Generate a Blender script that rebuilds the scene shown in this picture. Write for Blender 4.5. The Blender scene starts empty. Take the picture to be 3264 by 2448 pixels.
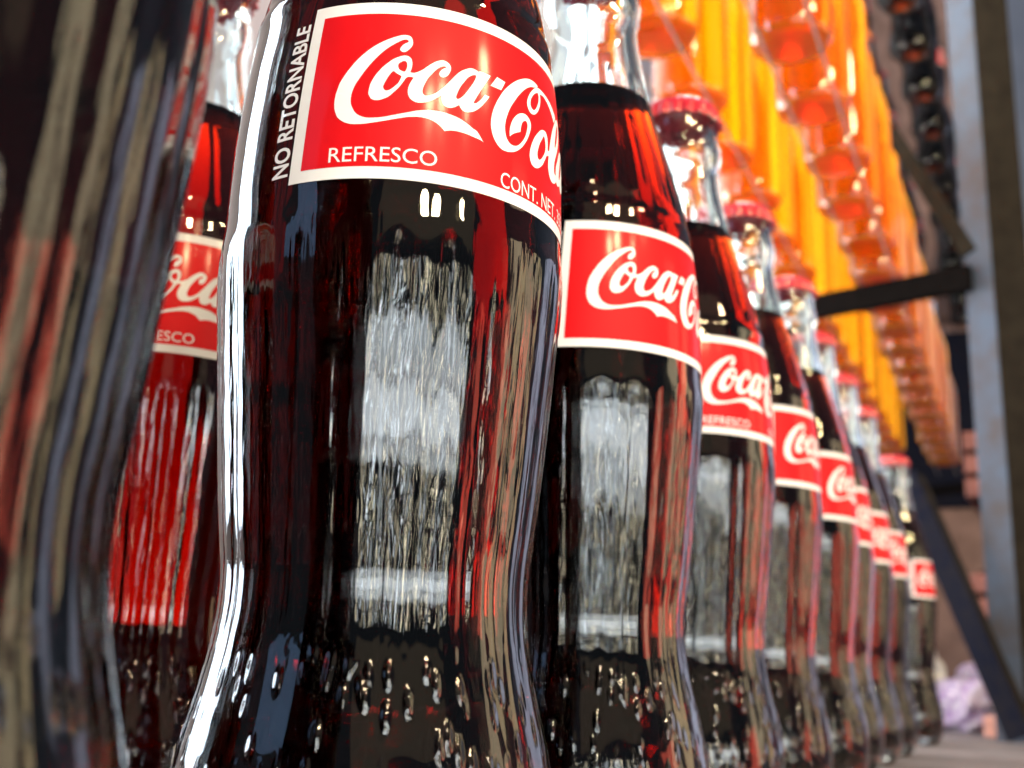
import bpy, bmesh, math, random
from mathutils import Vector, Matrix
from mathutils.geometry import tessellate_polygon

random.seed(7)
S = bpy.context.scene
COL = S.collection
R = math.radians

# ------------------------------------------------------------------ camera
PITCH, ROLL, CAM_H = 0.2467, 0.0309, 0.0444
cd = bpy.data.cameras.new('camera')
cam = bpy.data.objects.new('camera', cd)
COL.objects.link(cam)
S.camera = cam
cd.sensor_width = 36.0
cd.lens = 40.83
cd.clip_start = 0.005
cd.clip_end = 60.0
fw = Vector((0, math.cos(PITCH), math.sin(PITCH)))
up0 = Vector((0, -math.sin(PITCH), math.cos(PITCH)))
rt0 = Vector((1, 0, 0))
rt = math.cos(ROLL) * rt0 + math.sin(ROLL) * up0
up = math.cos(ROLL) * up0 - math.sin(ROLL) * rt0
m = Matrix((rt, up, -fw)).transposed().to_4x4()
m.translation = Vector((0, 0, CAM_H))
cam.matrix_world = m
cd.dof.use_dof = True
cd.dof.focus_distance = 0.196
cd.dof.aperture_fstop = 21.5

# ------------------------------------------------------------------ world and lamps (a shop's lamps and windows, plus unseen lamps added for reflections and fill)
W = bpy.data.worlds.new('World')
S.world = W
W.use_nodes = True
W.node_tree.nodes['Background'].inputs[0].default_value = (0.60, 0.66, 0.80, 1)
W.node_tree.nodes['Background'].inputs[1].default_value = 0.18

# the rack runs along T; N points out of its open front
T = Vector((0.4010, 0.9161, 0))
N = Vector((0.9161, -0.4010, 0))
def tn(t, n, z=0.0):
    return T * t + N * n + Vector((0, 0, z))

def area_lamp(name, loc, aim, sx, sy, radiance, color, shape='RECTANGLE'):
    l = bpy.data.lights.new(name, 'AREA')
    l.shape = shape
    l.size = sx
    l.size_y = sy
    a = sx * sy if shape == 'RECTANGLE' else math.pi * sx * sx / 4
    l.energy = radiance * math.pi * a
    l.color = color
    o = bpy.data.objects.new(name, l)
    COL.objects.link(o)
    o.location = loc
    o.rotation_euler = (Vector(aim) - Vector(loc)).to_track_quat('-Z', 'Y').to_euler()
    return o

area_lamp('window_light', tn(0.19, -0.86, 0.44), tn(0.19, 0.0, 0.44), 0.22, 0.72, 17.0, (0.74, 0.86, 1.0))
area_lamp('front_reflection_strip', (0.80, -1.55, 0.17), (0.0, 0.25, 0.10), 2.7, 0.12, 11.0, (0.88, 0.94, 1.0))
area_lamp('front_reflection_strip', (0.80, -1.55, 0.285), (0.0, 0.25, 0.10), 2.7, 0.09, 7.0, (0.88, 0.94, 1.0))  # dimmer strip added above to soften the edge of the reflected band
area_lamp('front_reflection_strip', (0.80, -1.55, 0.065), (0.0, 0.25, 0.10), 2.7, 0.07, 6.0, (0.88, 0.94, 1.0))  # dimmer strip added below, softening the lower edge of that band
# unseen upright strips added behind the camera to streak reflections, some cool, some warm
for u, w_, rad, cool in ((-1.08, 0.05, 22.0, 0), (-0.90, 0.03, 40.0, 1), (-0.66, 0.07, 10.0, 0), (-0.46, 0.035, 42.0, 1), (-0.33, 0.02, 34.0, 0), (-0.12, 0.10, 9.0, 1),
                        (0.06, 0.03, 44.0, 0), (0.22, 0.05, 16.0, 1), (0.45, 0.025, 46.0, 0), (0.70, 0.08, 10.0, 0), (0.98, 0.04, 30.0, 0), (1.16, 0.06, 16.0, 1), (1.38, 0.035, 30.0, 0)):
    area_lamp('front_reflection_strip', (0.80 + 0.914 * u, -1.57 + 0.406 * u, 0.03), (0.0, 0.25, 0.03), w_, 1.04, rad * 0.66, (0.86, 0.94, 1.0) if cool else (1.0, 0.86, 0.60))
area_lamp('side_reflection_light', tn(3.5, 1.05, 0.7), tn(0.4, -0.1, 0.1), 0.75, 1.6, 1.4, (0.74, 0.76, 1.0))
area_lamp('side_reflection_light', (1.75, 0.35, 0.45), (0.1, 0.5, 0.1), 0.42, 1.0, 3.4, (1.0, 0.79, 0.50))  # unseen lamp added for tan reflections on the bottles' right sides
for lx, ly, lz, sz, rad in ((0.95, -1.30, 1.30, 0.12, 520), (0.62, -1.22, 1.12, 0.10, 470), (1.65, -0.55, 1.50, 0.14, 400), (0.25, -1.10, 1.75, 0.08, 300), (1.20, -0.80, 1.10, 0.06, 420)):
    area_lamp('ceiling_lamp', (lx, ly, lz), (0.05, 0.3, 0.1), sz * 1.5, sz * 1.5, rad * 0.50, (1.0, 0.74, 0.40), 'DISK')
area_lamp('side_reflection_light', (1.95, 1.00, 0.42), (0.1, 0.5, 0.1), 0.32, 1.0, 3.2, (1.0, 0.75, 0.42))  # second unseen tan lamp, added to turn the blurred bottle golden
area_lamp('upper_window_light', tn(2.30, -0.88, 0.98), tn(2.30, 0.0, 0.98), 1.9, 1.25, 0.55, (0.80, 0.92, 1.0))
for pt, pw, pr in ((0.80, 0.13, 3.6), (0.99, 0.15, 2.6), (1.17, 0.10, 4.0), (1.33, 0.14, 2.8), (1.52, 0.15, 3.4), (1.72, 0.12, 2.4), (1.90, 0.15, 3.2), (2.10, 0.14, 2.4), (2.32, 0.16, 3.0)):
    area_lamp('soda_backlight_fill', tn(pt, -0.33, 0.64), tn(pt, 0.0, 0.64), pw, 0.33, pr, (0.95, 0.98, 1.0))  # unseen panes added behind the upper shelf to backlight the orange soda
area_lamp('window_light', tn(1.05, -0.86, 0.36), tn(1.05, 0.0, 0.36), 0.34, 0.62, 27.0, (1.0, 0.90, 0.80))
area_lamp('soda_top_fill', tn(0.93, -0.165, 0.90), tn(0.93, -0.165, 0.0), 0.20, 0.55, 20.0, (1.0, 0.95, 0.86))  # unseen lamp added over the soda rows to make their bottoms glow
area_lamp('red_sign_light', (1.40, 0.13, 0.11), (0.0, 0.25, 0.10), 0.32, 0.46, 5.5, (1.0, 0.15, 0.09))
area_lamp('back_wall_fill', tn(1.7, -0.15, 2.4), tn(1.7, -0.9, 0.9), 2.2, 0.4, 4.2, (0.95, 0.96, 1.0))  # unseen lamp added overhead to brighten the back wall
area_lamp('ceiling_glow_fill', (1.0, -1.65, 1.50), (0.05, 0.3, 0.05), 2.6, 1.5, 0.42, (1.0, 0.72, 0.44))  # added lamp standing in for the dim brown ceiling reflected in the feet
area_lamp('blue_streak_fill', (-1.35, -0.75, 0.85), (0.0, 0.2, 0.1), 0.5, 0.7, 1.6, (0.35, 0.58, 1.0))  # unseen blue lamp, no door, added for blue streaks on the glass

S.view_settings.view_transform = 'Standard'
S.view_settings.look = 'None'
S.view_settings.exposure = 0.0
S.view_settings.gamma = 1.0
S.render.engine = 'CYCLES'
S.cycles.use_denoising = True
S.cycles.max_bounces = 24
S.cycles.transmission_bounces = 22
S.cycles.glossy_bounces = 8
S.cycles.diffuse_bounces = 4
S.cycles.volume_bounces = 0
S.cycles.sample_clamp_indirect = 12.0
S.cycles.blur_glossy = 0.3
S.cycles.caustics_refractive = True
S.cycles.caustics_reflective = True

# ------------------------------------------------------------------ helpers
def link(o, parent=None):
    COL.objects.link(o)
    if parent is not None:
        o.parent = parent
    return o

def tag(o, label=None, cat=None, group=None, kind=None):
    if label: o['label'] = label
    if cat: o['category'] = cat
    if group: o['group'] = group
    if kind: o['kind'] = kind
    return o

def thing(name, loc, label, cat, group=None, rz=0.0):
    o = bpy.data.objects.new(name, None)
    o.empty_display_size = 0.02
    COL.objects.link(o)
    o.location = loc
    o.rotation_euler = (0, 0, rz)
    return tag(o, label, cat, group)

def mesh(name, verts, faces, mats, smooth=True, mat_idx=None):
    me = bpy.data.meshes.new(name)
    me.from_pydata([tuple(v) for v in verts], [], faces)
    for mm in (mats if isinstance(mats, (list, tuple)) else [mats]):
        me.materials.append(mm)
    if smooth:
        me.polygons.foreach_set('use_smooth', [True] * len(me.polygons))
    if mat_idx:
        me.polygons.foreach_set('material_index', mat_idx)
    me.update()
    return me

def part(name, me, parent, label=None):
    o = bpy.data.objects.new(name, me)
    link(o, parent)
    if label: o['label'] = label
    return o

def box_bm(bm, c, sx, sy, sz, rot=None, bevel=0.0):
    r = bmesh.ops.create_cube(bm, size=1.0)
    vs = r['verts']
    mt = Matrix.Translation(Vector(c)) @ (rot.to_4x4() if rot else Matrix()) @ Matrix.Diagonal((sx, sy, sz, 1))
    bmesh.ops.transform(bm, matrix=mt, verts=vs)
    if bevel:
        es = list({e for v in vs for e in v.link_edges})
        bmesh.ops.bevel(bm, geom=es, offset=bevel, segments=2, affect='EDGES', profile=0.6)

def bm_mesh(name, bm, mats, smooth=False):
    me = bpy.data.meshes.new(name)
    bm.to_mesh(me)
    bm.free()
    for mm in (mats if isinstance(mats, (list, tuple)) else [mats]):
        me.materials.append(mm)
    if smooth:
        me.polygons.foreach_set('use_smooth', [True] * len(me.polygons))
    return me

# ------------------------------------------------------------------ materials
def new_mat(name):
    mt = bpy.data.materials.new(name)
    mt.use_nodes = True
    nt = mt.node_tree
    for n in list(nt.nodes):
        nt.nodes.remove(n)
    out = nt.nodes.new('ShaderNodeOutputMaterial')
    return mt, nt, out

def nd(nt, typ, **kw):
    n = nt.nodes.new(typ)
    for k, v in kw.items():
        if k in n.inputs.keys():
            n.inputs[k].default_value = v
        else:
            setattr(n, k, v)
    return n

def plain(name, col, rough=0.5, spec=0.5, coat=0.0, metal=0.0, crough=0.035, noise=None, bump=None):
    """noise = (scale, second colour, amount); bump = (scale, distance)"""
    mt, nt, out = new_mat(name)
    b = nd(nt, 'ShaderNodeBsdfPrincipled')
    b.inputs['Base Color'].default_value = (*col, 1)
    b.inputs['Roughness'].default_value = rough
    b.inputs['Specular IOR Level'].default_value = spec
    b.inputs['Coat Weight'].default_value = coat
    b.inputs['Coat Roughness'].default_value = crough
    b.inputs['Metallic'].default_value = metal
    tc = nd(nt, 'ShaderNodeTexCoord')
    if noise:
        n = nd(nt, 'ShaderNodeTexNoise', Scale=noise[0], Detail=6.0, Roughness=0.62)
        nt.links.new(tc.outputs['Object'], n.inputs['Vector'])
        rp = nd(nt, 'ShaderNodeMapRange')
        rp.inputs['From Min'].default_value = 0.38
        rp.inputs['From Max'].default_value = 0.66
        rp.inputs['To Max'].default_value = noise[2]
        nt.links.new(n.outputs['Fac'], rp.inputs['Value'])
        mx = nd(nt, 'ShaderNodeMix', data_type='RGBA')
        mx.inputs['A'].default_value = (*col, 1)
        mx.inputs['B'].default_value = (*noise[1], 1)
        nt.links.new(rp.outputs['Result'], mx.inputs['Factor'])
        nt.links.new(mx.outputs['Result'], b.inputs['Base Color'])
    if bump:
        n2 = nd(nt, 'ShaderNodeTexNoise', Scale=bump[0], Detail=4.0)
        nt.links.new(tc.outputs['Object'], n2.inputs['Vector'])
        bp = nd(nt, 'ShaderNodeBump', Distance=bump[1], Strength=1.0)
        nt.links.new(n2.outputs['Fac'], bp.inputs['Height'])
        nt.links.new(bp.outputs['Normal'], b.inputs['Normal'])
    nt.links.new(b.outputs[0], out.inputs['Surface'])
    return mt

def glass_mat(name, tint, relief=True):
    mt, nt, out = new_mat(name)
    g = nd(nt, 'ShaderNodeBsdfGlass', Roughness=0.0, IOR=1.50)
    g.inputs['Color'].default_value = (*tint, 1)
    if relief:
        tc = nd(nt, 'ShaderNodeTexCoord')
        sx = nd(nt, 'ShaderNodeSeparateXYZ')
        nt.links.new(tc.outputs['Object'], sx.inputs[0])
        def band(lo0, lo1, hi0, hi1):
            a = nd(nt, 'ShaderNodeMapRange', interpolation_type='SMOOTHSTEP')
            a.inputs['From Min'].default_value = lo0; a.inputs['From Max'].default_value = lo1
            b = nd(nt, 'ShaderNodeMapRange', interpolation_type='SMOOTHSTEP')
            b.inputs['From Min'].default_value = hi0; b.inputs['From Max'].default_value = hi1
            b.inputs['To Min'].default_value = 1.0; b.inputs['To Max'].default_value = 0.0
            nt.links.new(sx.outputs['Z'], a.inputs['Value']); nt.links.new(sx.outputs['Z'], b.inputs['Value'])
            m_ = nd(nt, 'ShaderNodeMath', operation='MULTIPLY')
            nt.links.new(a.outputs['Result'], m_.inputs[0]); nt.links.new(b.outputs['Result'], m_.inputs[1])
            return m_.outputs[0]
        def scaled_noise(sxy, sz, detail):
            mp = nd(nt, 'ShaderNodeMapping')
            mp.inputs['Scale'].default_value = (sxy, sxy, sz)
            nt.links.new(tc.outputs['Object'], mp.inputs['Vector'])
            n = nd(nt, 'ShaderNodeTexNoise', Scale=1.0, Detail=detail, Roughness=0.6)
            nt.links.new(mp.outputs[0], n.inputs['Vector'])
            return n.outputs['Fac']
        def mul(a, k):
            m_ = nd(nt, 'ShaderNodeMath', operation='MULTIPLY')
            nt.links.new(a, m_.inputs[0])
            if isinstance(k, float): m_.inputs[1].default_value = k
            else: nt.links.new(k, m_.inputs[1])
            return m_.outputs[0]
        def add(a, b):
            m_ = nd(nt, 'ShaderNodeMath', operation='ADD')
            nt.links.new(a, m_.inputs[0]); nt.links.new(b, m_.inputs[1])
            return m_.outputs[0]
        flute_zone = band(0.046, 0.054, 0.110, 0.116)
        foot_zone = band(0.006, 0.012, 0.043, 0.050)
        # mould streaks running down the flutes, fine grain over them, and a slow waviness of the whole wall
        streak = mul(scaled_noise(900.0, 5.0, 1.0), 0.095)
        grain = mul(scaled_noise(2600.0, 1500.0, 2.0), 0.004)
        wave = mul(scaled_noise(70.0, 45.0, 2.0), 0.035)
        h = mul(add(streak, grain), flute_zone)
        # knurled foot: small raised beads
        mp = nd(nt, 'ShaderNodeMapping')
        mp.inputs['Scale'].default_value = (430.0, 430.0, 115.0)
        nt.links.new(tc.outputs['Object'], mp.inputs['Vector'])
        vo = nd(nt, 'ShaderNodeTexVoronoi', Scale=1.0, feature='SMOOTH_F1')
        vo.inputs['Smoothness'].default_value = 0.35
        nt.links.new(mp.outputs[0], vo.inputs['Vector'])
        bead = nd(nt, 'ShaderNodeMapRange', interpolation_type='SMOOTHSTEP')
        bead.inputs['From Min'].default_value = 0.05; bead.inputs['From Max'].default_value = 0.44
        bead.inputs['To Min'].default_value = 0.42; bead.inputs['To Max'].default_value = 0.0
        nt.links.new(vo.outputs['Distance'], bead.inputs['Value'])
        h = add(add(h, mul(bead.outputs['Result'], foot_zone)), wave)
        bp = nd(nt, 'ShaderNodeBump', Strength=1.0, Distance=0.001)
        nt.links.new(h, bp.inputs['Height'])
        nt.links.new(bp.outputs['Normal'], g.inputs['Normal'])
    nt.links.new(g.outputs[0], out.inputs['Surface'])
    return mt

def liquid_mats(name, sigma, cloudy=0.0, glow=(1.0, 0.66, 0.05), face=(1.0, 0.34, 0.006)):
    """wall: glass to liquid, top: liquid to air; the colour is the liquid's own absorption"""
    res = []
    for suffix, ior in (('wall', 1.333 / 1.50), ('top', 1.333)):
        mt, nt, out = new_mat(name + '_' + suffix)
        g = nd(nt, 'ShaderNodeBsdfGlass', Roughness=0.0, IOR=ior)
        g.inputs['Color'].default_value = (1, 1, 1, 1)
        if cloudy:
            # a cloudy drink also scatters the light that reaches its surface
            tr = nd(nt, 'ShaderNodeBsdfTranslucent'); tr.inputs['Color'].default_value = (*glow, 1)
            df = nd(nt, 'ShaderNodeBsdfDiffuse'); df.inputs['Color'].default_value = (*face, 1)
            ma = nd(nt, 'ShaderNodeMixShader'); ma.inputs[0].default_value = 0.3
            nt.links.new(tr.outputs[0], ma.inputs[1]); nt.links.new(df.outputs[0], ma.inputs[2])
            mb = nd(nt, 'ShaderNodeMixShader'); mb.inputs[0].default_value = cloudy
            nt.links.new(g.outputs[0], mb.inputs[1]); nt.links.new(ma.outputs[0], mb.inputs[2])
            nt.links.new(mb.outputs[0], out.inputs['Surface'])
        else:
            nt.links.new(g.outputs[0], out.inputs['Surface'])
        v = nd(nt, 'ShaderNodeVolumeAbsorption')
        mxs = max(sigma)
        v.inputs['Density'].default_value = mxs
        v.inputs['Color'].default_value = (1 - sigma[0] / mxs, 1 - sigma[1] / mxs, 1 - sigma[2] / mxs, 1)
        nt.links.new(v.outputs[0], out.inputs['Volume'])
        res.append(mt)
    return res

M_GLASS = glass_mat('clear_bottle_glass', (0.955, 0.985, 0.978))
M_GLASS2 = glass_mat('plain_bottle_glass', (0.97, 0.985, 0.97), relief=False)
M_SODA = liquid_mats('orange_soda', (0.5, 24.0, 125.0), cloudy=0.34, glow=(1.0, 0.74, 0.07), face=(1.0, 0.42, 0.01))
M_SODA_GLOW_BASE = liquid_mats('orange_soda_glow_base', (0.5, 9.0, 110.0), cloudy=0.8, glow=(1.0, 0.88, 0.12), face=(1.0, 0.5, 0.03))[0]  # same soda, paler and cloudier: the bottoms' glow is put into its colour
M_COLA = liquid_mats('cola', (92.0, 212.0, 380.0))
M_RED = plain('printed_red', (0.66, 0.0025, 0.007), 0.55, 0.15, coat=0.22, crough=0.13, noise=(45.0, (0.56, 0.002, 0.006), 0.9))
M_WHITE = plain('printed_white', (0.77, 0.785, 0.82), 0.55, 0.15, coat=0.22, crough=0.13, noise=(60.0, (0.70, 0.71, 0.74), 0.7))
M_CAP = plain('red_cap_enamel', (0.56, 0.016, 0.034), 0.28, 0.5, coat=0.9)
M_CAPO = plain('orange_cap_enamel', (0.75, 0.20, 0.02), 0.25, 0.5, coat=0.8)

M_BOARD = plain('shelf_laminate', (0.17, 0.155, 0.165), 0.55, 0.4, noise=(38.0, (0.105, 0.095, 0.105), 0.9), bump=(300.0, 0.0002))
M_STEEL = plain('grey_rack_paint', (0.066, 0.092, 0.140), 0.6, 0.2, noise=(26.0, (0.060, 0.048, 0.045), 0.75), bump=(500.0, 0.00008))
M_BLACK = plain('black_rack_paint', (0.0025, 0.002, 0.002), 0.8, 0.03, noise=(90.0, (0.005, 0.004, 0.004), 0.7))
M_BRACE = plain('brown_rack_paint', (0.017, 0.014, 0.010), 0.75, 0.06, noise=(70.0, (0.010, 0.008, 0.006), 0.9))
M_NAVY = plain('navy_rack_paint', (0.006, 0.008, 0.018), 0.8, 0.03, noise=(80.0, (0.016, 0.015, 0.018), 0.7))
M_WIRE = plain('bare_wire', (0.45, 0.40, 0.36), 0.35, 0.5, metal=0.6)
M_WALL = plain('lilac_white_paint', (0.58, 0.57, 0.68), 0.7, 0.3, noise=(3.0, (0.52, 0.52, 0.64), 0.7))
M_END = plain('pale_blue_paint', (0.58, 0.68, 0.88), 0.7, 0.3, noise=(4.0, (0.45, 0.55, 0.75), 0.8))
M_FLOOR = plain('dark_floor', (0.10, 0.085, 0.08), 0.5, 0.4, noise=(5.0, (0.06, 0.05, 0.05), 0.9))
M_CRATE = plain('salmon_slat', (0.22, 0.085, 0.07), 0.6, 0.3, noise=(25.0, (0.13, 0.05, 0.045), 0.9))
M_BAG = plain('lilac_wrapper', (0.19, 0.12, 0.27), 0.4, 0.4, coat=0.2, noise=(90.0, (0.36, 0.36, 0.42), 1.0))
M_CAB = plain('brown_cabinet_paint', (0.17, 0.105, 0.085), 0.6, 0.2, noise=(14.0, (0.30, 0.19, 0.16), 0.9))
M_BAG2 = plain('grey_wrapper', (0.52, 0.52, 0.50), 0.25, 0.5, coat=0.5, noise=(60.0, (0.25, 0.27, 0.33), 1.0))
M_TRAY = plain('salmon_tray', (0.62, 0.33, 0.27), 0.5, 0.4, noise=(30.0, (0.5, 0.26, 0.22), 0.8))

# ------------------------------------------------------------------ bottle shape
PROFILE = [(0, 24.6), (3, 27.4), (8, 29.7), (16, 31.0), (25, 30.95), (30, 30.2), (36, 29.0), (41, 27.8), (48, 26.4), (54, 25.75), (60, 25.8),
           (68, 26.7), (75, 27.45), (83, 28.2), (92, 29.0), (100, 29.75), (106, 30.3), (110, 30.5), (113, 30.5), (116, 30.2), (119, 29.97),
           (123, 29.9), (128, 29.8), (134, 29.6), (140, 29.2), (146, 28.7), (152, 28.0), (155, 27.68), (156.5, 27.66), (158, 27.05), (163, 26.1), (170, 24.2), (178, 21.9),
           (186, 19.5), (196, 17.0), (203, 15.4), (212, 13.9), (217, 13.35), (219, 13.5), (221, 14.1), (224, 14.35), (227, 14.1), (229, 13.5), (232, 13.2), (237, 13.2)]

def spline(tab, x):
    if x <= tab[0][0]: return tab[0][1]
    if x >= tab[-1][0]: return tab[-1][1]
    i = max(k for k in range(len(tab) - 1) if tab[k][0] <= x)
    x0, y0 = tab[i]; x1, y1 = tab[i + 1]
    def slope(k):
        if k <= 0 or k >= len(tab) - 1: return 0.0
        return (tab[k + 1][1] - tab[k - 1][1]) / (tab[k + 1][0] - tab[k - 1][0])
    h = x1 - x0; u = (x - x0) / h
    m0, m1 = slope(i) * h, slope(i + 1) * h
    return (2*u**3 - 3*u*u + 1)*y0 + (u**3 - 2*u*u + u)*m0 + (-2*u**3 + 3*u*u)*y1 + (u**3 - u*u)*m1

def rad(z): return spline(PROFILE, z)
def smooth(a, b, x):
    u = min(1.0, max(0.0, (x - a) / (b - a)))
    return u * u * (3 - 2 * u)

N_FLUTE = 24
def flute(phi, z):
    """depth of the ribbing at angle phi (degrees) and height z (mm)"""
    low = 0.43 * smooth(20, 44, z) * (1 - smooth(108, 114.5, z)) * (0.55 + 0.45 * smooth(40, 60, z))
    high = 0.30 * smooth(158, 165, z) * (1 - smooth(188, 206, z))
    a = low + high
    if a <= 0: return 0.0
    c = math.cos(math.radians(phi) * N_FLUTE / 2)
    return a * (1 - math.sqrt(c * c * 0.985 + 0.015))

FILL = 195.0
def inner(z): return rad(z) - (3.1 if z < 205 else 3.1)

def revolve(name, path, mats, nphi, ribs=False, mat_of=None):
    """path: list of (r, z, ribbed) in mm"""
    V, F, MI = [], [], []
    rows = []
    for k, (r, z, rb) in enumerate(path):
        if r < 1e-6:
            rows.append([len(V)]); V.append((0, 0, z / 1000)); continue
        row = []
        for j in range(nphi):
            ph = 360.0 * j / nphi
            rr = r - (flute(ph, z) if (ribs and rb) else 0.0)
            a = math.radians(ph)
            row.append(len(V))
            V.append((rr * math.sin(a) / 1000, -rr * math.cos(a) / 1000, z / 1000))
        rows.append(row)
    for k in range(len(rows) - 1):
        A, B = rows[k], rows[k + 1]
        for j in range(nphi):
            j2 = (j + 1) % nphi
            if len(A) == 1 and len(B) == 1: continue
            if len(A) == 1: F.append((A[0], B[j2], B[j]))
            elif len(B) == 1: F.append((A[j], A[j2], B[0]))
            else: F.append((A[j], A[j2], B[j2], B[j]))
            MI.append(mat_of(k) if mat_of else 0)
    return mesh(name, V, F, mats, True, MI if mat_of else None)

def frange(a, b, st):
    n = max(1, int(round((b - a) / st)))
    return [a + (b - a) * i / n for i in range(n + 1)]

def cola_meshes(nphi, st):
    p = [(0, 2.6, 0), (8, 2.4, 0), (15, 1.6, 0), (19.5, 0.5, 0), (21.5, 0.05, 0), (23.6, 0.0, 0)]
    p += [(rad(z), z, 1) for z in frange(0.6, 237, st)]
    p += [(12.6, 238.2, 0), (11.6, 238.6, 0), (10.4, 238.2, 0)]
    p += [(inner(z), z, 0) for z in reversed(frange(FILL, 237, st * 2))]
    glass = revolve('glass_body', p, M_GLASS, nphi, True)
    q = [(0, 9.0, 0), (9, 8.4, 0), (17, 7.4, 0), (22, 7.6, 0), (25.0, 9.5, 0)]
    q += [(inner(z), z, 1) for z in frange(13.0, FILL, st * 1.6)]
    rf = inner(FILL)
    nq = len(q)
    q += [(rf - 0.4, FILL - 0.55, 0), (rf - 1.1, FILL - 1.0, 0), (rf - 2.4, FILL - 1.25, 0), (0, FILL - 1.3, 0)]
    drink = revolve('drink', q, M_COLA, nphi, False, lambda k: 1 if k >= nq - 1 else 0)
    return glass, drink

def cap_mesh(mat):
    nphi = 21 * 8
    path = [(0, 244.0), (9.5, 243.95), (11.6, 243.6), (13.0, 242.7), (13.8, 241.2), (14.2, 239.4), (14.7, 237.6), (15.2, 236.4), (15.0, 236.1), (13.6, 236.9), (13.3, 240.0), (0, 240.4)]
    V, F, rows = [], [], []
    for r, z in path:
        if r == 0:
            rows.append([len(V)]); V.append((0, 0, z / 1000)); continue
        row = []
        for j in range(nphi):
            a = 2 * math.pi * j / nphi
            w = smooth(242.5, 237.0, z) if z < 242.5 else 0.0
            w = max(0.0, min(1.0, (242.5 - z) / 5.5)) if r > 13.5 else 0.0
            rr = r + 1.7 * w * (abs(math.cos(10.5 * a)) - 0.75)
            row.append(len(V)); V.append((rr * math.sin(a) / 1000, -rr * math.cos(a) / 1000, z / 1000))
        rows.append(row)
    for k in range(len(rows) - 1):
        A, B = rows[k], rows[k + 1]
        for j in range(nphi):
            j2 = (j + 1) % nphi
            if len(A) == 1: F.append((A[0], B[j], B[j2]))
            elif len(B) == 1: F.append((A[j2], A[j], B[0]))
            else: F.append((A[j2], A[j], B[j], B[j2]))
    return mesh('crown_cap', V, F, mat)

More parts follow.
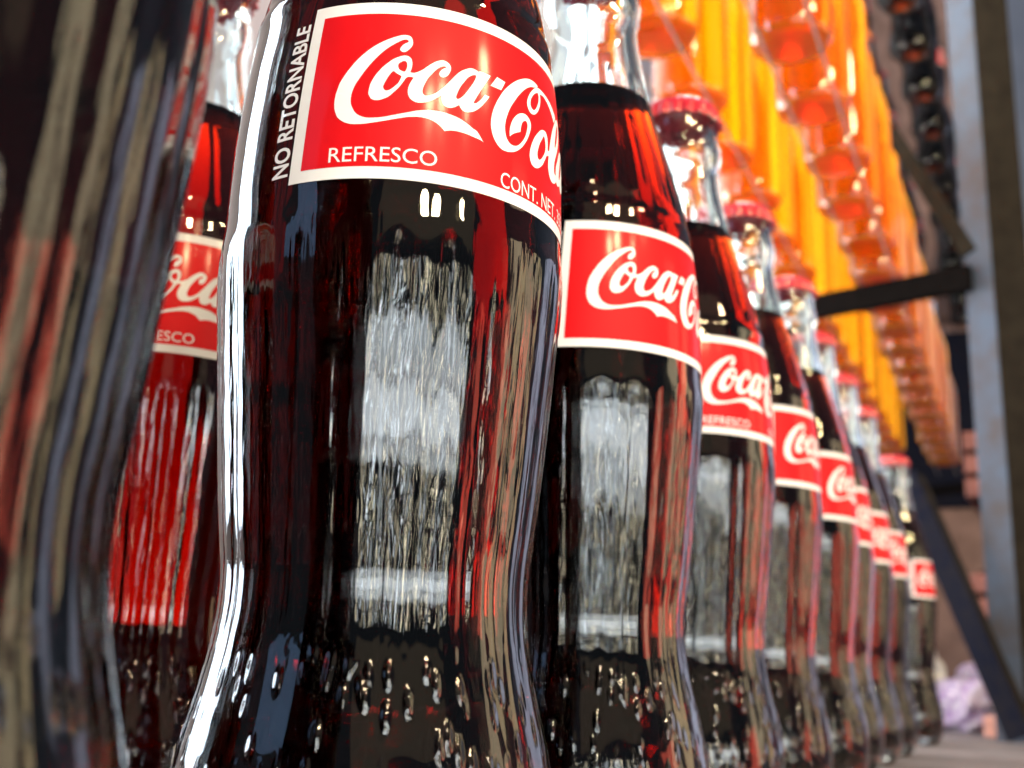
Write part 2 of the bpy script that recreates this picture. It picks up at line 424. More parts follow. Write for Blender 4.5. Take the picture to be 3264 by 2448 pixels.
# ------------------------------------------------------------------ printing on the bottle
LOGO = {
    'C1': [(4.4, 142.24), (5.1, 141.92), (6.1, 141.97), (7.1, 142.42), (7.9, 143.00), (8.3, 143.62), (8.2, 144.27), (7.7, 144.83), (6.8, 145.10), (5.2, 145.13), (3.4, 144.84), (0.9, 144.28), (-1.4, 143.65), (-3.5, 142.95), (-5.4, 142.19), (-7.1, 141.38), (-8.7, 140.52), (-10.0, 139.67), (-11.2, 138.77), (-12.3, 137.92), (-13.3, 136.97), (-14.1, 136.06), (-14.6, 135.10), (-15.0, 134.19), (-15.2, 133.23), (-15.2, 132.36), (-15.0, 131.54), (-14.5, 130.75), (-13.8, 130.01), (-12.7, 129.46), (-11.3, 129.01), (-9.5, 128.70), (-7.6, 128.62), (-5.1, 128.67), (-2.2, 128.91), (0.4, 129.18), (3.0, 129.51), (5.5, 129.85), (7.9, 130.16), (10.5, 130.36), (13.1, 130.35), (14.9, 130.17), (16.7, 129.78), (18.0, 129.30), (19.1, 128.75), (19.4, 128.56), (19.4, 128.56), (20.8, 128.84), (22.6, 128.99), (24.7, 129.01), (27.0, 128.91), (29.6, 128.69), (31.7, 128.53), (32.6, 128.29), (32.6, 128.29), (30.3, 129.85), (28.9, 130.17), (26.9, 130.75), (25.0, 131.21), (23.1, 131.52), (21.2, 131.71), (19.3, 131.86), (17.3, 131.91), (15.1, 131.86), (13.0, 131.73), (10.4, 131.42), (7.8, 130.98), (5.5, 130.61), (2.9, 130.23), (0.3, 129.88), (-2.3, 129.73), (-4.4, 129.72), (-6.0, 129.92), (-7.3, 130.26), (-8.4, 130.78), (-9.2, 131.46), (-9.8, 132.23), (-10.0, 133.00), (-9.9, 133.96), (-9.5, 134.88), (-8.8, 135.86), (-7.9, 136.72), (-6.9, 137.64), (-5.8, 138.57), (-4.5, 139.56), (-3.0, 140.57), (-1.5, 141.49), (0.2, 142.37), (2.1, 143.17), (3.9, 143.83), (5.3, 144.22), (6.2, 144.29), (6.8, 144.16), (6.9, 143.86), (6.9, 143.86), (6.3, 143.67), (5.4, 143.36), (4.7, 142.89), (4.4, 142.50)],
    'oca': [(6.2, 141.28), (4.6, 141.06), (2.6, 140.51), (0.8, 139.72), (-0.9, 138.79), (-2.4, 137.72), (-3.5, 136.67), (-4.2, 135.74), (-4.5, 134.80), (-4.6, 134.07), (-4.2, 133.56), (-3.6, 133.11), (-2.6, 132.87), (-1.3, 132.87), (0.1, 133.09), (1.7, 133.58), (3.1, 134.34), (4.6, 135.28), (5.9, 136.38), (6.6, 137.04), (7.2, 137.33), (8.1, 137.42), (9.1, 137.37), (9.1, 137.37), (8.4, 136.62), (7.8, 135.85), (7.5, 135.00), (7.6, 134.28), (8.1, 133.65), (9.0, 133.19), (10.3, 132.92), (11.7, 132.94), (13.3, 133.16), (15.0, 133.61), (16.6, 134.25), (17.7, 134.72), (18.0, 134.80), (18.0, 134.80), (18.0, 134.23), (18.3, 133.63), (19.0, 133.10), (20.2, 132.87), (21.3, 132.94), (22.6, 133.28), (23.8, 133.74), (23.8, 133.74), (24.0, 133.69), (24.4, 133.28), (25.2, 132.92), (26.2, 132.81), (27.4, 132.94), (29.0, 133.35), (30.6, 134.05), (32.0, 134.91), (33.3, 135.86), (34.6, 136.92), (34.6, 136.92), (32.9, 137.02), (32.9, 137.02), (31.8, 136.14), (30.8, 135.49), (29.8, 134.97), (29.0, 134.81), (28.9, 135.05), (29.7, 135.91), (31.0, 137.21), (32.5, 138.63), (34.0, 139.95), (35.1, 140.96), (35.1, 140.96), (31.2, 141.09), (30.7, 140.85), (30.7, 140.85), (30.0, 141.05), (28.9, 141.19), (27.6, 141.14), (26.2, 140.78), (24.6, 140.23), (23.3, 139.57), (21.8, 138.58), (20.3, 137.51), (18.8, 136.50), (17.4, 135.67), (16.0, 135.01), (14.6, 134.54), (13.3, 134.33), (12.6, 134.40), (12.1, 134.72), (12.0, 135.13), (12.2, 135.77), (12.8, 136.66), (13.6, 137.57), (14.7, 138.39), (15.9, 139.25), (17.2, 139.91), (18.3, 140.24), (19.1, 140.28), (19.4, 140.15), (19.4, 140.15), (18.3, 139.76), (17.5, 139.30), (17.1, 138.79), (17.4, 138.34), (18.1, 138.18), (18.9, 138.30), (19.9, 138.72), (20.6, 139.44), (20.9, 140.12), (20.6, 140.73), (19.8, 141.12), (18.8, 141.31), (17.7, 141.30), (16.2, 140.96), (14.7, 140.41), (13.3, 139.75), (11.9, 139.05), (10.7, 138.59), (9.6, 138.29), (8.6, 138.19), (7.9, 138.25), (7.9, 138.25), (8.2, 138.81), (8.4, 139.45), (8.4, 140.09), (8.1, 140.71), (7.4, 141.10)],
    'oh1': [(5.9, 140.25), (6.6, 140.09), (6.9, 139.58), (6.8, 138.94), (6.3, 138.33), (5.6, 138.30), (4.6, 138.58), (4.1, 139.03), (4.1, 139.55), (4.7, 139.94)],
    'oh2': [(2.7, 138.24), (3.4, 138.00), (4.4, 137.67), (5.3, 137.40), (5.3, 137.40), (5.0, 136.86), (4.4, 136.10), (3.2, 135.38), (2.0, 134.82), (1.0, 134.62), (0.3, 134.73), (-0.2, 135.24), (0.1, 135.87), (0.6, 136.51), (1.2, 137.15), (1.9, 137.80)],
    'ah': [(29.1, 140.10), (29.6, 140.02), (29.6, 139.70), (28.9, 138.79), (27.7, 137.66), (26.5, 136.64), (25.4, 135.74), (24.2, 135.06), (23.3, 134.78), (22.8, 134.99), (22.9, 135.41), (23.4, 136.21), (24.3, 137.28), (25.5, 138.28), (26.6, 139.14), (27.8, 139.74)],
    'hy': [(37.6, 141.11), (38.1, 141.17), (40.9, 140.94), (41.0, 140.75), (39.5, 139.21), (39.0, 139.06), (35.2, 139.10), (35.2, 139.21)],
    'C2': [(58.8, 144.04), (57.0, 144.40), (54.2, 144.33), (51.5, 143.90), (48.9, 143.19), (46.1, 142.20), (43.4, 140.93), (40.9, 139.47), (38.9, 137.89), (37.2, 136.21), (35.9, 134.46), (35.3, 132.86), (35.3, 131.54), (35.9, 130.31), (36.9, 129.34), (38.3, 128.58), (40.1, 128.17), (42.4, 128.25), (44.8, 128.69), (46.9, 129.43), (49.1, 130.61), (51.2, 132.22), (52.7, 133.89), (53.4, 135.23), (52.9, 136.16), (51.4, 136.70), (49.8, 136.77), (47.9, 136.42), (46.1, 135.73), (44.3, 134.52), (43.3, 133.31), (42.9, 132.23), (42.9, 131.15), (42.9, 131.15), (43.9, 131.68), (45.6, 132.33), (47.8, 132.94), (47.8, 132.94), (48.0, 133.74), (48.6, 134.71), (49.7, 135.37), (50.9, 135.55), (51.5, 134.99), (51.1, 133.88), (50.1, 132.48), (48.4, 131.15), (46.5, 130.17), (44.4, 129.77), (42.6, 130.01), (41.4, 130.78), (40.9, 131.85), (40.9, 133.03), (41.7, 134.68), (43.2, 136.50), (45.4, 138.32), (48.1, 140.21), (51.2, 141.86), (54.0, 142.86), (56.3, 143.33), (56.3, 143.33)],
    'rg': [(56.9, 143.38), (53.8, 141.76), (52.0, 140.11), (51.6, 138.99), (52.3, 138.11), (53.6, 137.70), (55.5, 137.88), (57.6, 138.81), (59.4, 140.28), (60.1, 141.70), (60.0, 142.88), (60.0, 142.88), (62.7, 143.09), (65.7, 142.65), (68.6, 141.87), (72.4, 140.40), (72.4, 140.40), (74.9, 142.03), (72.2, 142.78), (69.1, 143.34), (65.6, 143.69), (62.2, 143.90), (59.1, 143.88)],
    'rh': [(58.5, 142.74), (59.0, 142.12), (58.6, 140.96), (57.1, 139.56), (55.6, 138.77), (54.2, 138.80), (53.5, 139.41), (54.0, 140.59), (55.7, 141.78), (57.3, 142.46)],
    'o2': [(60.7, 136.17), (58.4, 135.33), (55.6, 133.68), (53.7, 131.91), (52.7, 130.35), (52.7, 129.17), (53.7, 128.21), (55.6, 127.96), (57.8, 128.37), (60.3, 129.44), (62.3, 130.91), (63.7, 131.98), (65.0, 132.19), (66.4, 133.04), (66.4, 133.47), (64.6, 133.18), (64.7, 134.38), (64.5, 135.56), (63.2, 136.37)],
    'o2h': [(61.9, 135.26), (60.5, 134.43), (58.5, 132.95), (57.2, 131.30), (57.2, 130.28), (58.2, 129.99), (59.7, 130.50), (61.7, 131.79), (62.7, 132.89), (62.8, 134.11)],
    'l2': [(66.6, 128.20), (65.2, 129.21), (64.7, 130.52), (65.5, 132.77), (67.1, 135.39), (69.6, 138.02), (72.5, 140.08), (75.2, 141.57), (77.6, 142.32), (79.5, 142.06), (80.3, 141.01), (79.8, 139.51), (78.0, 137.64), (75.1, 135.39), (71.8, 133.15), (70.5, 131.46), (70.7, 130.34), (72.1, 130.15), (73.6, 130.52), (73.6, 130.52), (73.6, 129.59), (71.4, 128.46), (68.8, 127.98)],
    'l2h': [(77.3, 141.09), (78.0, 140.45), (77.1, 139.14), (74.7, 137.08), (72.5, 135.58), (72.0, 135.96), (73.6, 138.02), (75.4, 139.89)],
    'a2': [(72.3, 130.03), (72.5, 129.43), (73.3, 128.90), (74.4, 128.67), (75.5, 128.74), (76.8, 129.08), (78.0, 129.54), (78.0, 129.54), (78.3, 129.49), (78.6, 129.08), (79.4, 128.72), (80.5, 128.61), (81.7, 128.74), (83.3, 129.15), (84.9, 129.85), (86.3, 130.71), (87.6, 131.66), (88.9, 132.72), (88.9, 132.72), (87.2, 132.82), (87.2, 132.82), (86.1, 131.94), (85.0, 131.29), (84.0, 130.77), (83.3, 130.61), (83.2, 130.85), (84.0, 131.71), (85.2, 133.01), (86.7, 134.43), (88.2, 135.75), (89.3, 136.76), (89.3, 136.76), (85.5, 136.89), (85.0, 136.65), (85.0, 136.65), (84.3, 136.85), (83.1, 136.99), (81.9, 136.94), (80.5, 136.58), (78.9, 136.03), (77.5, 135.37), (76.0, 134.38), (74.6, 133.31), (73.1, 132.30), (72.4, 131.29)],
    'a2h': [(83.3, 135.90), (83.9, 135.82), (83.9, 135.50), (83.2, 134.59), (82.0, 133.46), (80.8, 132.44), (79.6, 131.54), (78.5, 130.86), (77.5, 130.58), (77.1, 130.79), (77.1, 131.21), (77.7, 132.01), (78.6, 133.08), (79.7, 134.08), (80.9, 134.94), (82.1, 135.54)],
}
def wrap(phi, z, off):
    r = rad(z) + off
    a = math.radians(phi)
    return (r * math.sin(a) / 1000, -r * math.cos(a) / 1000, z / 1000)

def panel_mesh(name, zb, zt, lb, lt, rb_, rt_, off, mat):
    nx, nz = 64, 14
    V, F = [], []
    for j in range(nz + 1):
        v = j / nz; z = zb + (zt - zb) * v
        a, b = lb + (lt - lb) * v, rb_ + (rt_ - rb_) * v
        for i in range(nx + 1):
            V.append(wrap(a + (b - a) * i / nx, z, off))
    for j in range(nz):
        for i in range(nx):
            k = j * (nx + 1) + i
            F.append((k, k + 1, k + nx + 2, k + nx + 1))
    return mesh(name, V, F, mat)

def smooth_loop(pts, sub=3):
    """Catmull-Rom through the points; a doubled point is a corner"""
    n = len(pts); out = []
    for i in range(n):
        p1, p2 = pts[i], pts[(i + 1) % n]
        if p1 == p2: continue
        p0, p3 = pts[i - 1], pts[(i + 2) % n]
        if p0 == p1: p0 = (2*p1[0]-p2[0], 2*p1[1]-p2[1])
        if p3 == p2: p3 = (2*p2[0]-p1[0], 2*p2[1]-p1[1])
        for k in range(sub):
            u = k / sub
            q = []
            for a, b, c, d in zip(p0, p1, p2, p3):
                q.append(0.5 * (2*b + (c-a)*u + (2*a-5*b+4*c-d)*u*u + (3*b-a-3*c+d)*u**3))
            out.append(tuple(q))
    return out

def wrap_bm(bm, name, off, mat, step=3.0):
    """bm holds flat faces in (phi, z); cut them into narrow strips, then bend them round the bottle"""
    xs = [v.co.x for v in bm.verts]
    x = math.floor(min(xs) / step) * step + step
    while x < max(xs):
        bmesh.ops.bisect_plane(bm, geom=bm.verts[:] + bm.edges[:] + bm.faces[:], plane_co=(x, 0, 0), plane_no=(1, 0, 0))
        x += step
    ys = [v.co.y for v in bm.verts]
    y = math.floor(min(ys) / 4) * 4 + 4
    while y < max(ys):
        bmesh.ops.bisect_plane(bm, geom=bm.verts[:] + bm.edges[:] + bm.faces[:], plane_co=(0, y, 0), plane_no=(0, 1, 0))
        y += 4
    for v in bm.verts:
        v.co = Vector(wrap(v.co.x, v.co.y, off + v.co.z))
    c = Vector((0, 0, 0.135))
    bm.normal_update()
    for f in bm.faces:
        d = f.calc_center_median() - c; d.z = 0
        if f.normal.dot(d) < 0: f.normal_flip()
    return bm_mesh(name, bm, mat, True)

def logo_mesh():
    bm = bmesh.new()
    for k, (outer, holes, lift) in enumerate([('C1', [], 0), ('oca', ['oh1', 'oh2', 'ah'], 0), ('hy', [], 0), ('C2', [], 0), ('rg', ['rh'], 0.02),
                                              ('o2', ['o2h'], 0), ('l2', ['l2h'], 0.015), ('a2', ['a2h'], 0.03)]):
        loops = [[Vector((x, z * 2.0, 0)) for x, z in smooth_loop(LOGO[n])] for n in [outer] + holes]
        flat = [v for lp in loops for v in lp]
        vs = [bm.verts.new((v.x, v.y / 2.0, lift)) for v in flat]
        for tri in tessellate_polygon(loops):
            try: bm.faces.new([vs[i] for i in tri])
            except ValueError: pass
    return wrap_bm(bm, 'logo_lettering', 0.20, M_WHITE)

def text_bm(s, x0, x1, fn, bold=0.0):
    """fn maps (u in 0..1 along the line, v in 0..1 up the capitals) to (phi, z)"""
    cu = bpy.data.curves.new('text', 'FONT')
    cu.body = s; cu.size = 1.0; cu.fill_mode = 'FRONT'; cu.resolution_u = 4; cu.offset = bold
    o = bpy.data.objects.new('text', cu); COL.objects.link(o)
    dg = bpy.context.evaluated_depsgraph_get()
    me = bpy.data.meshes.new_from_object(o.evaluated_get(dg))
    bm = bmesh.new(); bm.from_mesh(me)
    bpy.data.objects.remove(o); bpy.data.curves.remove(cu); bpy.data.meshes.remove(me)
    xs = [v.co.x for v in bm.verts]; ys = [v.co.y for v in bm.verts]
    a, b = min(xs), max(xs); c, d = min(ys), max(ys)
    for v in bm.verts:
        p, z = fn((v.co.x - a) / (b - a), (v.co.y - c) / (d - c))
        v.co = Vector((p, z, 0))
    return bm

GLASS, DRINK = cola_meshes(240, 1.25)
GLASS_FAR, DRINK_FAR = cola_meshes(96, 3.0)
CAP = cap_mesh(M_CAP)
LABEL = panel_mesh('label', 119.3, 151.4, -29.25, -26.05, 99.3, 96.1, 0.10, M_WHITE)
REDP = panel_mesh('red_panel', 121.35, 149.15, -24.95, -22.35, 95.0, 92.4, 0.15, M_RED)
LOGOM = logo_mesh()
T1M = wrap_bm(text_bm('REFRESCO', 0, 1, lambda u, v: (-15.6 + 33.1 * u, 122.15 + 2.55 * v), 0.0), 'product_text', 0.20, M_WHITE)
T2M = wrap_bm(text_bm('CONT. NET. 355 ML', 0, 1, lambda u, v: (39.5 + 52 * u, 121.6 + 2.7 * v), 0.0), 'volume_text', 0.20, M_WHITE)
T3M = wrap_bm(text_bm('NO RETORNABLE', 0, 1, lambda u, v: (-29.9 + 2.4 * u - (6.6 - 0.6 * u) * v, 120.9 + 27.8 * u), 0.022), 'side_lettering', 0.10, M_WHITE)

GROUP = 'cola bottles in the front row on the lower shelf'
def cola_bottle(loc, rot, label, group, far=False, small_print=False):
    r = thing('soda_bottle', loc, label, 'bottle', group, R(rot))
    part('glass_body', GLASS_FAR if far else GLASS, r)
    part('drink', DRINK_FAR if far else DRINK, r)
    part('crown_cap', CAP, r)
    lb = part('label', LABEL, r)
    part('red_panel', REDP, lb)
    part('logo_lettering', LOGOM, lb)
    if small_print:
        part('product_text', T1M, lb)
        part('volume_text', T2M, lb)
    part('side_lettering', T3M, r)
    return r

ROW = [((-0.0632, 0.1070), -24.0, 'foreground cola bottle cut by the left picture edge, blurred, nearest to the lens'),
       ((-0.0220, 0.1985), 0.0, 'sharp cola bottle with the largest red label, cap out of the picture'),
       ((0.0183, 0.2895), 12.4, 'cola bottle directly right of the sharp one, its pale neck touching the top edge'),
       ((0.0573, 0.3811), 18.9, 'cola bottle with the nearest red cap in view, third red label from the largest one'),
       ((0.0971, 0.4723), 34.2, 'cola bottle with the second nearest visible red cap, fourth label down the row'),
       ((0.1387, 0.5627), 34.0, 'cola bottle whose red cap meets the left end of the black crossbar'),
       ((0.1749, 0.6555), 22.0, 'cola bottle with its red cap just under the black crossbar'),
       ((0.2152, 0.7465), 15.0, 'fourth cola bottle from the far end of the front row'),
       ((0.2561, 0.8372), 28.0, 'third cola bottle from the far end of the front row'),
       ((0.2970, 0.9279), 10.0, 'second cola bottle from the far end of the front row'),
       ((0.3402, 1.0177), 32.0, 'last cola bottle at the far end of the row, beside the diagonal brace')]
for k, ((x, y), rot, lab) in enumerate(ROW):
    if k == 9: continue
    cola_bottle((x, y, 0.0), rot, lab, GROUP, far=(k >= 5), small_print=k in (0, 1, 3))
cola_bottle((-0.0937, 0.3050, 0.0), 10.7, 'cola bottle standing behind, between the blurred foreground bottle and the sharp one', 'cola bottles in the back row on the lower shelf', small_print=True)

cola_bottle((-0.1480, 0.1850, 0.0), 20.0, 'dark cola bottle in the back row, hidden behind the blurred foreground bottle', 'cola bottles in the back row on the lower shelf')

for x_, y_, rot_, lab_ in ((-0.0536, 0.3966, 24, 'first'), (-0.0135, 0.4882, 16, 'second'), (0.0266, 0.5798, 30, 'third')):  # unseen bottles added to block red glow through the front row
    cola_bottle((x_, y_, 0.0), rot_, lab_ + ' added cola bottle hidden in the back row, blocking glow behind the sharp bottle', 'cola bottles in the back row on the lower shelf', far=True)

# ------------------------------------------------------------------ orange soda on the shelf above
OPROF = [(0, 25.5), (4, 27.8), (9, 28.8), (20, 29.2), (60, 28.6), (110, 29.2), (140, 29.0), (152, 27.6), (165, 24.6), (180, 20.6), (195, 17.0), (208, 14.6), (217, 13.4), (220, 13.6), (223, 14.2), (226, 14.2), (229, 13.5), (237, 13.2)]
def orange_meshes():
    n = 72
    R_ = lambda z: spline(OPROF, z)
    p = [(0, 1.0, 0), (12, 0.9, 0), (20, 0.5, 0), (22.5, 0.0, 0), (24.5, 0.0, 0)]
    p += [(R_(z), z, 0) for z in frange(0.7, 237, 3.0)]
    p += [(12.6, 238.2, 0), (11.6, 238.6, 0), (10.4, 238.2, 0)]
    p += [(R_(z) - 3.0, z, 0) for z in reversed(frange(196, 237, 5.0))]
    g = revolve('glass_body', p, M_GLASS2, n)
    q = [(0, 3.4, 0), (19.0, 3.4, 0), (22.6, 4.0, 0)] + [(R_(z) - 3.0, z, 0) for z in frange(6.6, 196, 4.0)]
    nq = len(q)
    q += [(R_(196) - 4.2, 195.2, 0), (0, 194.9, 0)]
    d = revolve('drink', q, M_SODA + [M_SODA_GLOW_BASE], n, False, lambda k: 2 if k < 3 else (1 if k >= nq - 1 else 0))
    return g, d
OGLASS, ODRINK = orange_meshes()
OCAP = cap_mesh(M_CAPO)
ZU = 0.475
def orange_bottle(loc, label, group):
    r = thing('orange_soda_bottle', loc, label, 'bottle', group)
    part('glass_body', OGLASS, r); part('drink', ODRINK, r); part('crown_cap', OCAP, r)
    return r
ORD = 'nearest second third fourth fifth sixth seventh eighth ninth tenth eleventh twelfth thirteenth fourteenth fifteenth sixteenth farthest'.split()
for k in range(17):
    t = 0.740 + 0.1035 * k
    jit = random.uniform(-0.004, 0.004)
    orange_bottle(tn(t, -0.1185 + jit, ZU), ORD[k] + ' orange soda bottle from the near end of the right upper row', 'orange soda bottles on the upper shelf, right row')
for k in range(16):
    t = 0.700 + 0.1035 * k
    jit = random.uniform(-0.004, 0.004)
    orange_bottle(tn(t, -0.2085 + jit, ZU), ORD[k] + ' orange soda bottle from the near end of the left upper row', 'orange soda bottles on the upper shelf, left row')

# ------------------------------------------------------------------ the rack
def bar_between(bm, a, b, w, d, bevel=0.0008, upv=Vector((0, 0, 1))):
    a, b = Vector(a), Vector(b)
    x = (b - a).normalized()
    y = upv.cross(x)
    if y.length < 1e-4: y = Vector((1, 0, 0)).cross(x)
    y.normalize(); z = x.cross(y)
    box_bm(bm, (a + b) / 2, (b - a).length, w, d, Matrix((x, y, z)).transposed(), bevel)

rack = thing('shelf_rack', tn(0.5, -0.16, 0), 'metal shelf rack with a grey brown board, wire upper shelf and blue end post', 'shelf rack')
def rpart(name, bm, mat, label=None, parent=rack):
    bmesh.ops.translate(bm, verts=bm.verts, vec=-rack.location)
    return part(name, bm_mesh(name, bm, mat), parent, label)
rotT = Matrix((T, -N, Vector((0, 0, 1)))).transposed()
def tbox(bm, t0, t1, n0, n1, z0, z1, bevel=0.001):
    box_bm(bm, tn((t0 + t1) / 2, (n0 + n1) / 2, (z0 + z1) / 2), t1 - t0, n1 - n0, z1 - z0, rotT, bevel)

bm = bmesh.new(); tbox(bm, -0.5, 1.19, -0.36, 0.030, -0.022, -0.0002, 0.002); rpart('shelf_board', bm, M_BOARD)
BD = Vector((-0.758, 0.652, 0)).normalized()
PX = Vector((0.470, 1.112, 0))
# the post: an angle section, one flange towards the camera, one along the rack
bm = bmesh.new()
rotP = Matrix((BD, Vector((0, 0, 1)).cross(BD), Vector((0, 0, 1)))).transposed()
BN = Vector((0, 0, 1)).cross(BD)          # across the crossbar, towards the far side
bm = bmesh.new(); box_bm(bm, PX + Vector((0, 0, 0.65)) - BD * 0.000, 0.028, 0.004, 1.50, rotP, 0.001); rpart('post', bm, M_STEEL)
bm = bmesh.new(); D2 = Vector((0.97, -0.24, 0)).normalized(); rot2 = Matrix((D2, Vector((0, 0, 1)).cross(D2), Vector((0, 0, 1)))).transposed(); box_bm(bm, PX + Vector((0, 0, 0.65)) - BD * 0.0145 + D2 * 0.016, 0.034, 0.004, 1.50, rot2, 0.001); rpart('post_flange', bm, M_BRACE)
bm = bmesh.new(); bar_between(bm, PX + BD * 0.005 + BN * 0.009 + Vector((0, 0, 0.449)), PX + BD * 0.50 + BN * 0.009 + Vector((0, 0, 0.449)), 0.012, 0.026); rpart('crossbar', bm, M_BLACK)
bm = bmesh.new(); bar_between(bm, PX + BN * 0.024 + Vector((0, 0, 0.470)), PX + BD * 0.22 + BN * 0.024 + Vector((0, 0, 0.470 + 0.46)), 0.005, 0.016); rpart('brace', bm, M_BRACE)
bm = bmesh.new(); bar_between(bm, PX - BD * 0.014 + BN * 0.024 + Vector((0, 0, 0.004)), PX + BD * 0.078 + BN * 0.024 + Vector((0, 0, 0.252)), 0.005, 0.022); rpart('brace', bm, M_NAVY)
bm = bmesh.new(); bar_between(bm, PX - BD * 0.014 + BN * 0.018 + Vector((0.0125, 0, 0.004)), PX + BD * 0.078 + BN * 0.018 + Vector((0.0125, 0, 0.252)), 0.016, 0.004); rpart('brace_flange', bm, M_BRACE)
bm = bmesh.new(); tbox(bm, 1.196, 1.216, -0.36, 0.030, -0.026, -0.004); rpart('end_rail', bm, M_BLACK)
# upper shelf of long wires lying on the crossbars
def wire(a, b, r):
    bm = bmesh.new()
    d = b - a
    bmesh.ops.create_cone(bm, cap_ends=True, segments=10, radius1=r, radius2=r, depth=d.length, matrix=Matrix.Translation((a + b) / 2) @ d.to_track_quat('Z', 'Y').to_matrix().to_4x4())
    return bm
for n in (-0.1365, -0.1005, -0.2265, -0.1905):
    rpart('shelf_wire', wire(tn(0.60, n, ZU - 0.0017), tn(2.52, n, ZU - 0.0013), 0.0011), M_WIRE)
for dz in (0.442, 0.456):
    bm = bmesh.new(); bmesh.ops.create_cone(bm, cap_ends=True, segments=6, radius1=0.0055, radius2=0.0055, depth=0.004, matrix=Matrix.Translation(PX - BN * 0.0038 + Vector((0, 0, dz))) @ BN.to_track_quat('Z', 'Y').to_matrix().to_4x4())
    rpart('bolt', bm, M_BLACK)
far_a, far_b = Vector((1.02, 2.24, 0.451)), Vector((0.62, 2.86, 0.451))
bm = bmesh.new(); bar_between(bm, far_a, far_b, 0.014, 0.022); rpart('crossbar', bm, M_BLACK)

# ------------------------------------------------------------------ walls and floor
def wall(name, bm, mat):
    o = part(name, bm_mesh(name, bm, mat), None); tag(o, kind='structure'); return o
bm = bmesh.new(); tbox(bm, 0.02, 5.0, -1.06, -0.92, -0.95, 3.2, 0); wall('back_wall', bm, M_WALL)
bm = bmesh.new(); tbox(bm, 5.0, 5.1, -1.06, 4.0, -0.95, 3.2, 0); wall('end_wall', bm, M_END)
bm = bmesh.new(); tbox(bm, -2.0, 5.0, -0.92, 4.0, -1.0, -0.95, 0); wall('floor', bm, M_FLOOR)


# ------------------------------------------------------------------ things farther along the aisle
ZT = 0.950
for n in (-0.106, -0.064, -0.206, -0.164):
    rpart('shelf_wire', wire(tn(1.25, n, ZT - 0.002), tn(4.3, n, ZT - 0.002), 0.0018), M_BRACE)
for k in range(14):
    cola_bottle(tn(1.50 + 0.14 * k, -0.085 + random.uniform(-0.01, 0.01), ZT), 40 + 35 * (k % 3), ORD[k] + ' dark cola bottle from the near end of the top shelf', 'dark cola bottles on the top shelf', far=True)
    cola_bottle(tn(1.57 + 0.14 * k, -0.185 + random.uniform(-0.01, 0.01), ZT), 10 + 50 * (k % 4), ORD[k] + ' dark cola bottle from the near end of the rear top row', 'dark cola bottles on the top shelf, rear row', far=True)

# a slatted crate stack beyond the end post
def crate(loc, rz, label):
    r = thing('slatted_crate', loc, label, 'crate', 'salmon crates stacked beyond the end post', rz)
    L_, D_, H_ = 0.34, 0.26, 0.11
    for s in (-1, 1):
        for z in (0.018, 0.055, 0.092):
            b = bmesh.new(); box_bm(b, (0, s * (D_ / 2 - 0.004), z), L_, 0.008, 0.028, None, 0.001); part('slat', bm_mesh('slat', b, M_CRATE), r)
            b = bmesh.new(); box_bm(b, (s * (L_ / 2 - 0.004), 0, z), 0.008, D_ - 0.017, 0.028, None, 0.001); part('slat', bm_mesh('slat', b, M_CRATE), r)
        for q in (-1, 1):
            b = bmesh.new(); box_bm(b, (s * (L_ / 2 - 0.019), q * (D_ / 2 - 0.019), H_ / 2), 0.02, 0.02, H_, None, 0.001); part('corner_post', bm_mesh('corner_post', b, M_BLACK), r)
    b = bmesh.new(); box_bm(b, (0, 0, 0.004), L_ - 0.018, D_ - 0.018, 0.006); part('base', bm_mesh('base', b, M_BLACK), r)
    return r
table = thing('display_table', tn(2.15, -0.05, -0.02), 'low dark table beyond the end post carrying salmon crates and wrapped goods', 'table')
b = bmesh.new(); box_bm(b, (0, 0, 0.004), 1.75, 0.85, 0.03, rotT, 0.002); part('table_top', bm_mesh('table_top', b, M_BOARD), table)
for s in (-1, 1):
    for q in (-1, 1):
        b = bmesh.new(); box_bm(b, T * (0.82 * s) + N * (0.38 * q) + Vector((0, 0, -0.476)), 0.05, 0.05, 0.929, rotT, 0.002); part('leg', bm_mesh('leg', b, M_BLACK), table)
for k, lab in enumerate(('lowest salmon slatted crate of the stack beyond the post', 'second lowest salmon slatted crate of the stack beyond the post', 'second highest salmon slatted crate of the stack beyond the post', 'topmost salmon slatted crate of the stack beyond the post')):
    crate(tn(2.05 + 0.01 * k, 0.085 - 0.012 * (k % 2), -0.0005 + 0.1108 * k), math.atan2(T.y, T.x) + R(3 * (-1) ** k), lab)

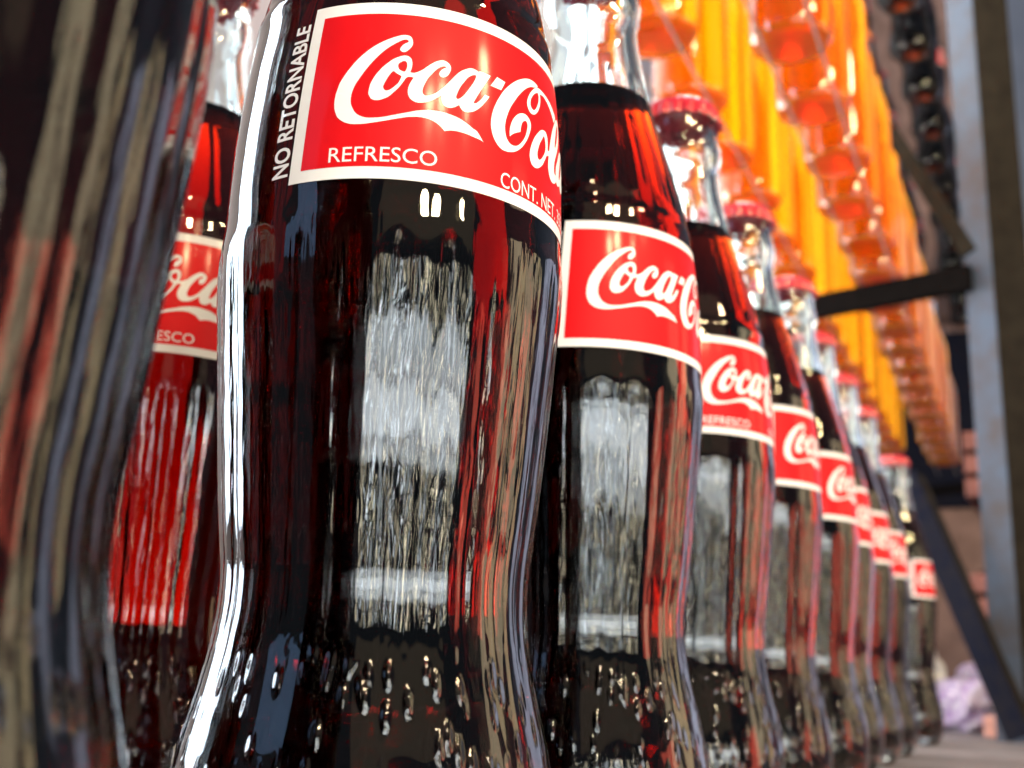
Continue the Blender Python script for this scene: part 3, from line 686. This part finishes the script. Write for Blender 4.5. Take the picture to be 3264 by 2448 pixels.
def bag(loc, sx, sy, sz, mat, label, seed, rz):
    rr = random.Random(seed)
    b = bmesh.new()
    bmesh.ops.create_icosphere(b, subdivisions=4, radius=1.0)
    ph = [rr.uniform(0, 6.28) for _ in range(9)]
    for v in b.verts:
        x, y, z = v.co
        f = lambda a: math.copysign(abs(a) ** 0.62, a)
        w = 1 + 0.06 * math.sin(6 * x + ph[0]) * math.sin(5 * y + ph[1]) + 0.05 * math.sin(11 * y + 7 * z + ph[2]) + 0.035 * math.sin(17 * x - 13 * z + ph[3])
        v.co = (f(x) * sx * w, f(y) * sy * w, max(-sz * 0.98, f(z) * sz * w) + sz * 0.98)
    r = thing('wrapped_package', loc, label, 'package', 'wrapped packages lying beyond the end post', rz)
    part('wrapper', bm_mesh('wrapper', b, mat, True), r)
    b = bmesh.new()
    n = 10
    for s in (-1, 1):
        vs = []
        for i in range(n + 1):
            u = i / n * 2 - 1
            zz = sz * 0.9 + 0.006 * math.sin(9 * u + ph[4])
            vs.append((b.verts.new((s * sx * 0.97, u * sy * 0.55, zz)), b.verts.new((s * (sx + 0.016), u * sy * 0.8, zz + 0.004 * math.sin(15 * u + ph[5])))))
        for i in range(n): b.faces.new((vs[i][0], vs[i + 1][0], vs[i + 1][1], vs[i][1]))
    bmesh.ops.solidify(b, geom=b.faces[:], thickness=0.0012)
    part('end_seal', bm_mesh('end_seal', b, mat, True), r)
    return r
ang = math.atan2(T.y, T.x)
bag(tn(1.46, -0.055, -0.0005), 0.055, 0.040, 0.030, M_BAG, 'lilac wrapped package on the table right beside the last cola bottle', 3, ang + 0.4)
bag(tn(1.60, -0.030, -0.0005), 0.060, 0.045, 0.040, M_BAG, 'larger lilac wrapped package behind the smaller lilac one', 5, ang - 0.3)
bag(tn(1.50, -0.150, -0.0005), 0.060, 0.045, 0.050, M_BAG2, 'grey wrapped package beside the lilac packages', 8, ang + 0.9)
tr = thing('flat_tray', tn(1.36, -0.012, -0.0005), 'flat salmon tray on the table by the foot of the post', 'tray', None, ang)
b = bmesh.new(); box_bm(b, (0, 0, 0.006), 0.11, 0.060, 0.012, None, 0.003); part('tray_base', bm_mesh('tray_base', b, M_TRAY), tr)
for s in (-1, 1):
    b = bmesh.new(); box_bm(b, (s * 0.0535, 0, 0.016), 0.005, 0.060, 0.010, None, 0.001); part('rim', bm_mesh('rim', b, M_TRAY), tr)

cab = thing('tall_cabinet', tn(3.35, -0.47, -0.95), 'tall dark brown cabinet at the end of the aisle behind the orange bottles', 'cabinet', None, ang)
b = bmesh.new(); box_bm(b, (0, 0, 1.65), 0.45, 0.88, 3.30, None, 0.004); part('carcass', bm_mesh('carcass', b, M_CAB), cab)
for s in (-1, 1):
    for z0, z1 in ((0.05, 0.92), (0.96, 1.40), (1.44, 1.90), (1.94, 3.20)):
        b = bmesh.new(); box_bm(b, (-0.233, 0.215 * s, (z0 + z1) / 2), 0.014, 0.40, z1 - z0, None, 0.003); d_ = part('door', bm_mesh('door', b, M_CAB if z0 != 1.44 else M_NAVY), cab)
        b = bmesh.new(); box_bm(b, (-0.247, 0.05 * s, (z0 + z1) / 2), 0.014, 0.012, 0.14, None, 0.004); part('handle', bm_mesh('handle', b, M_TRAY), d_)
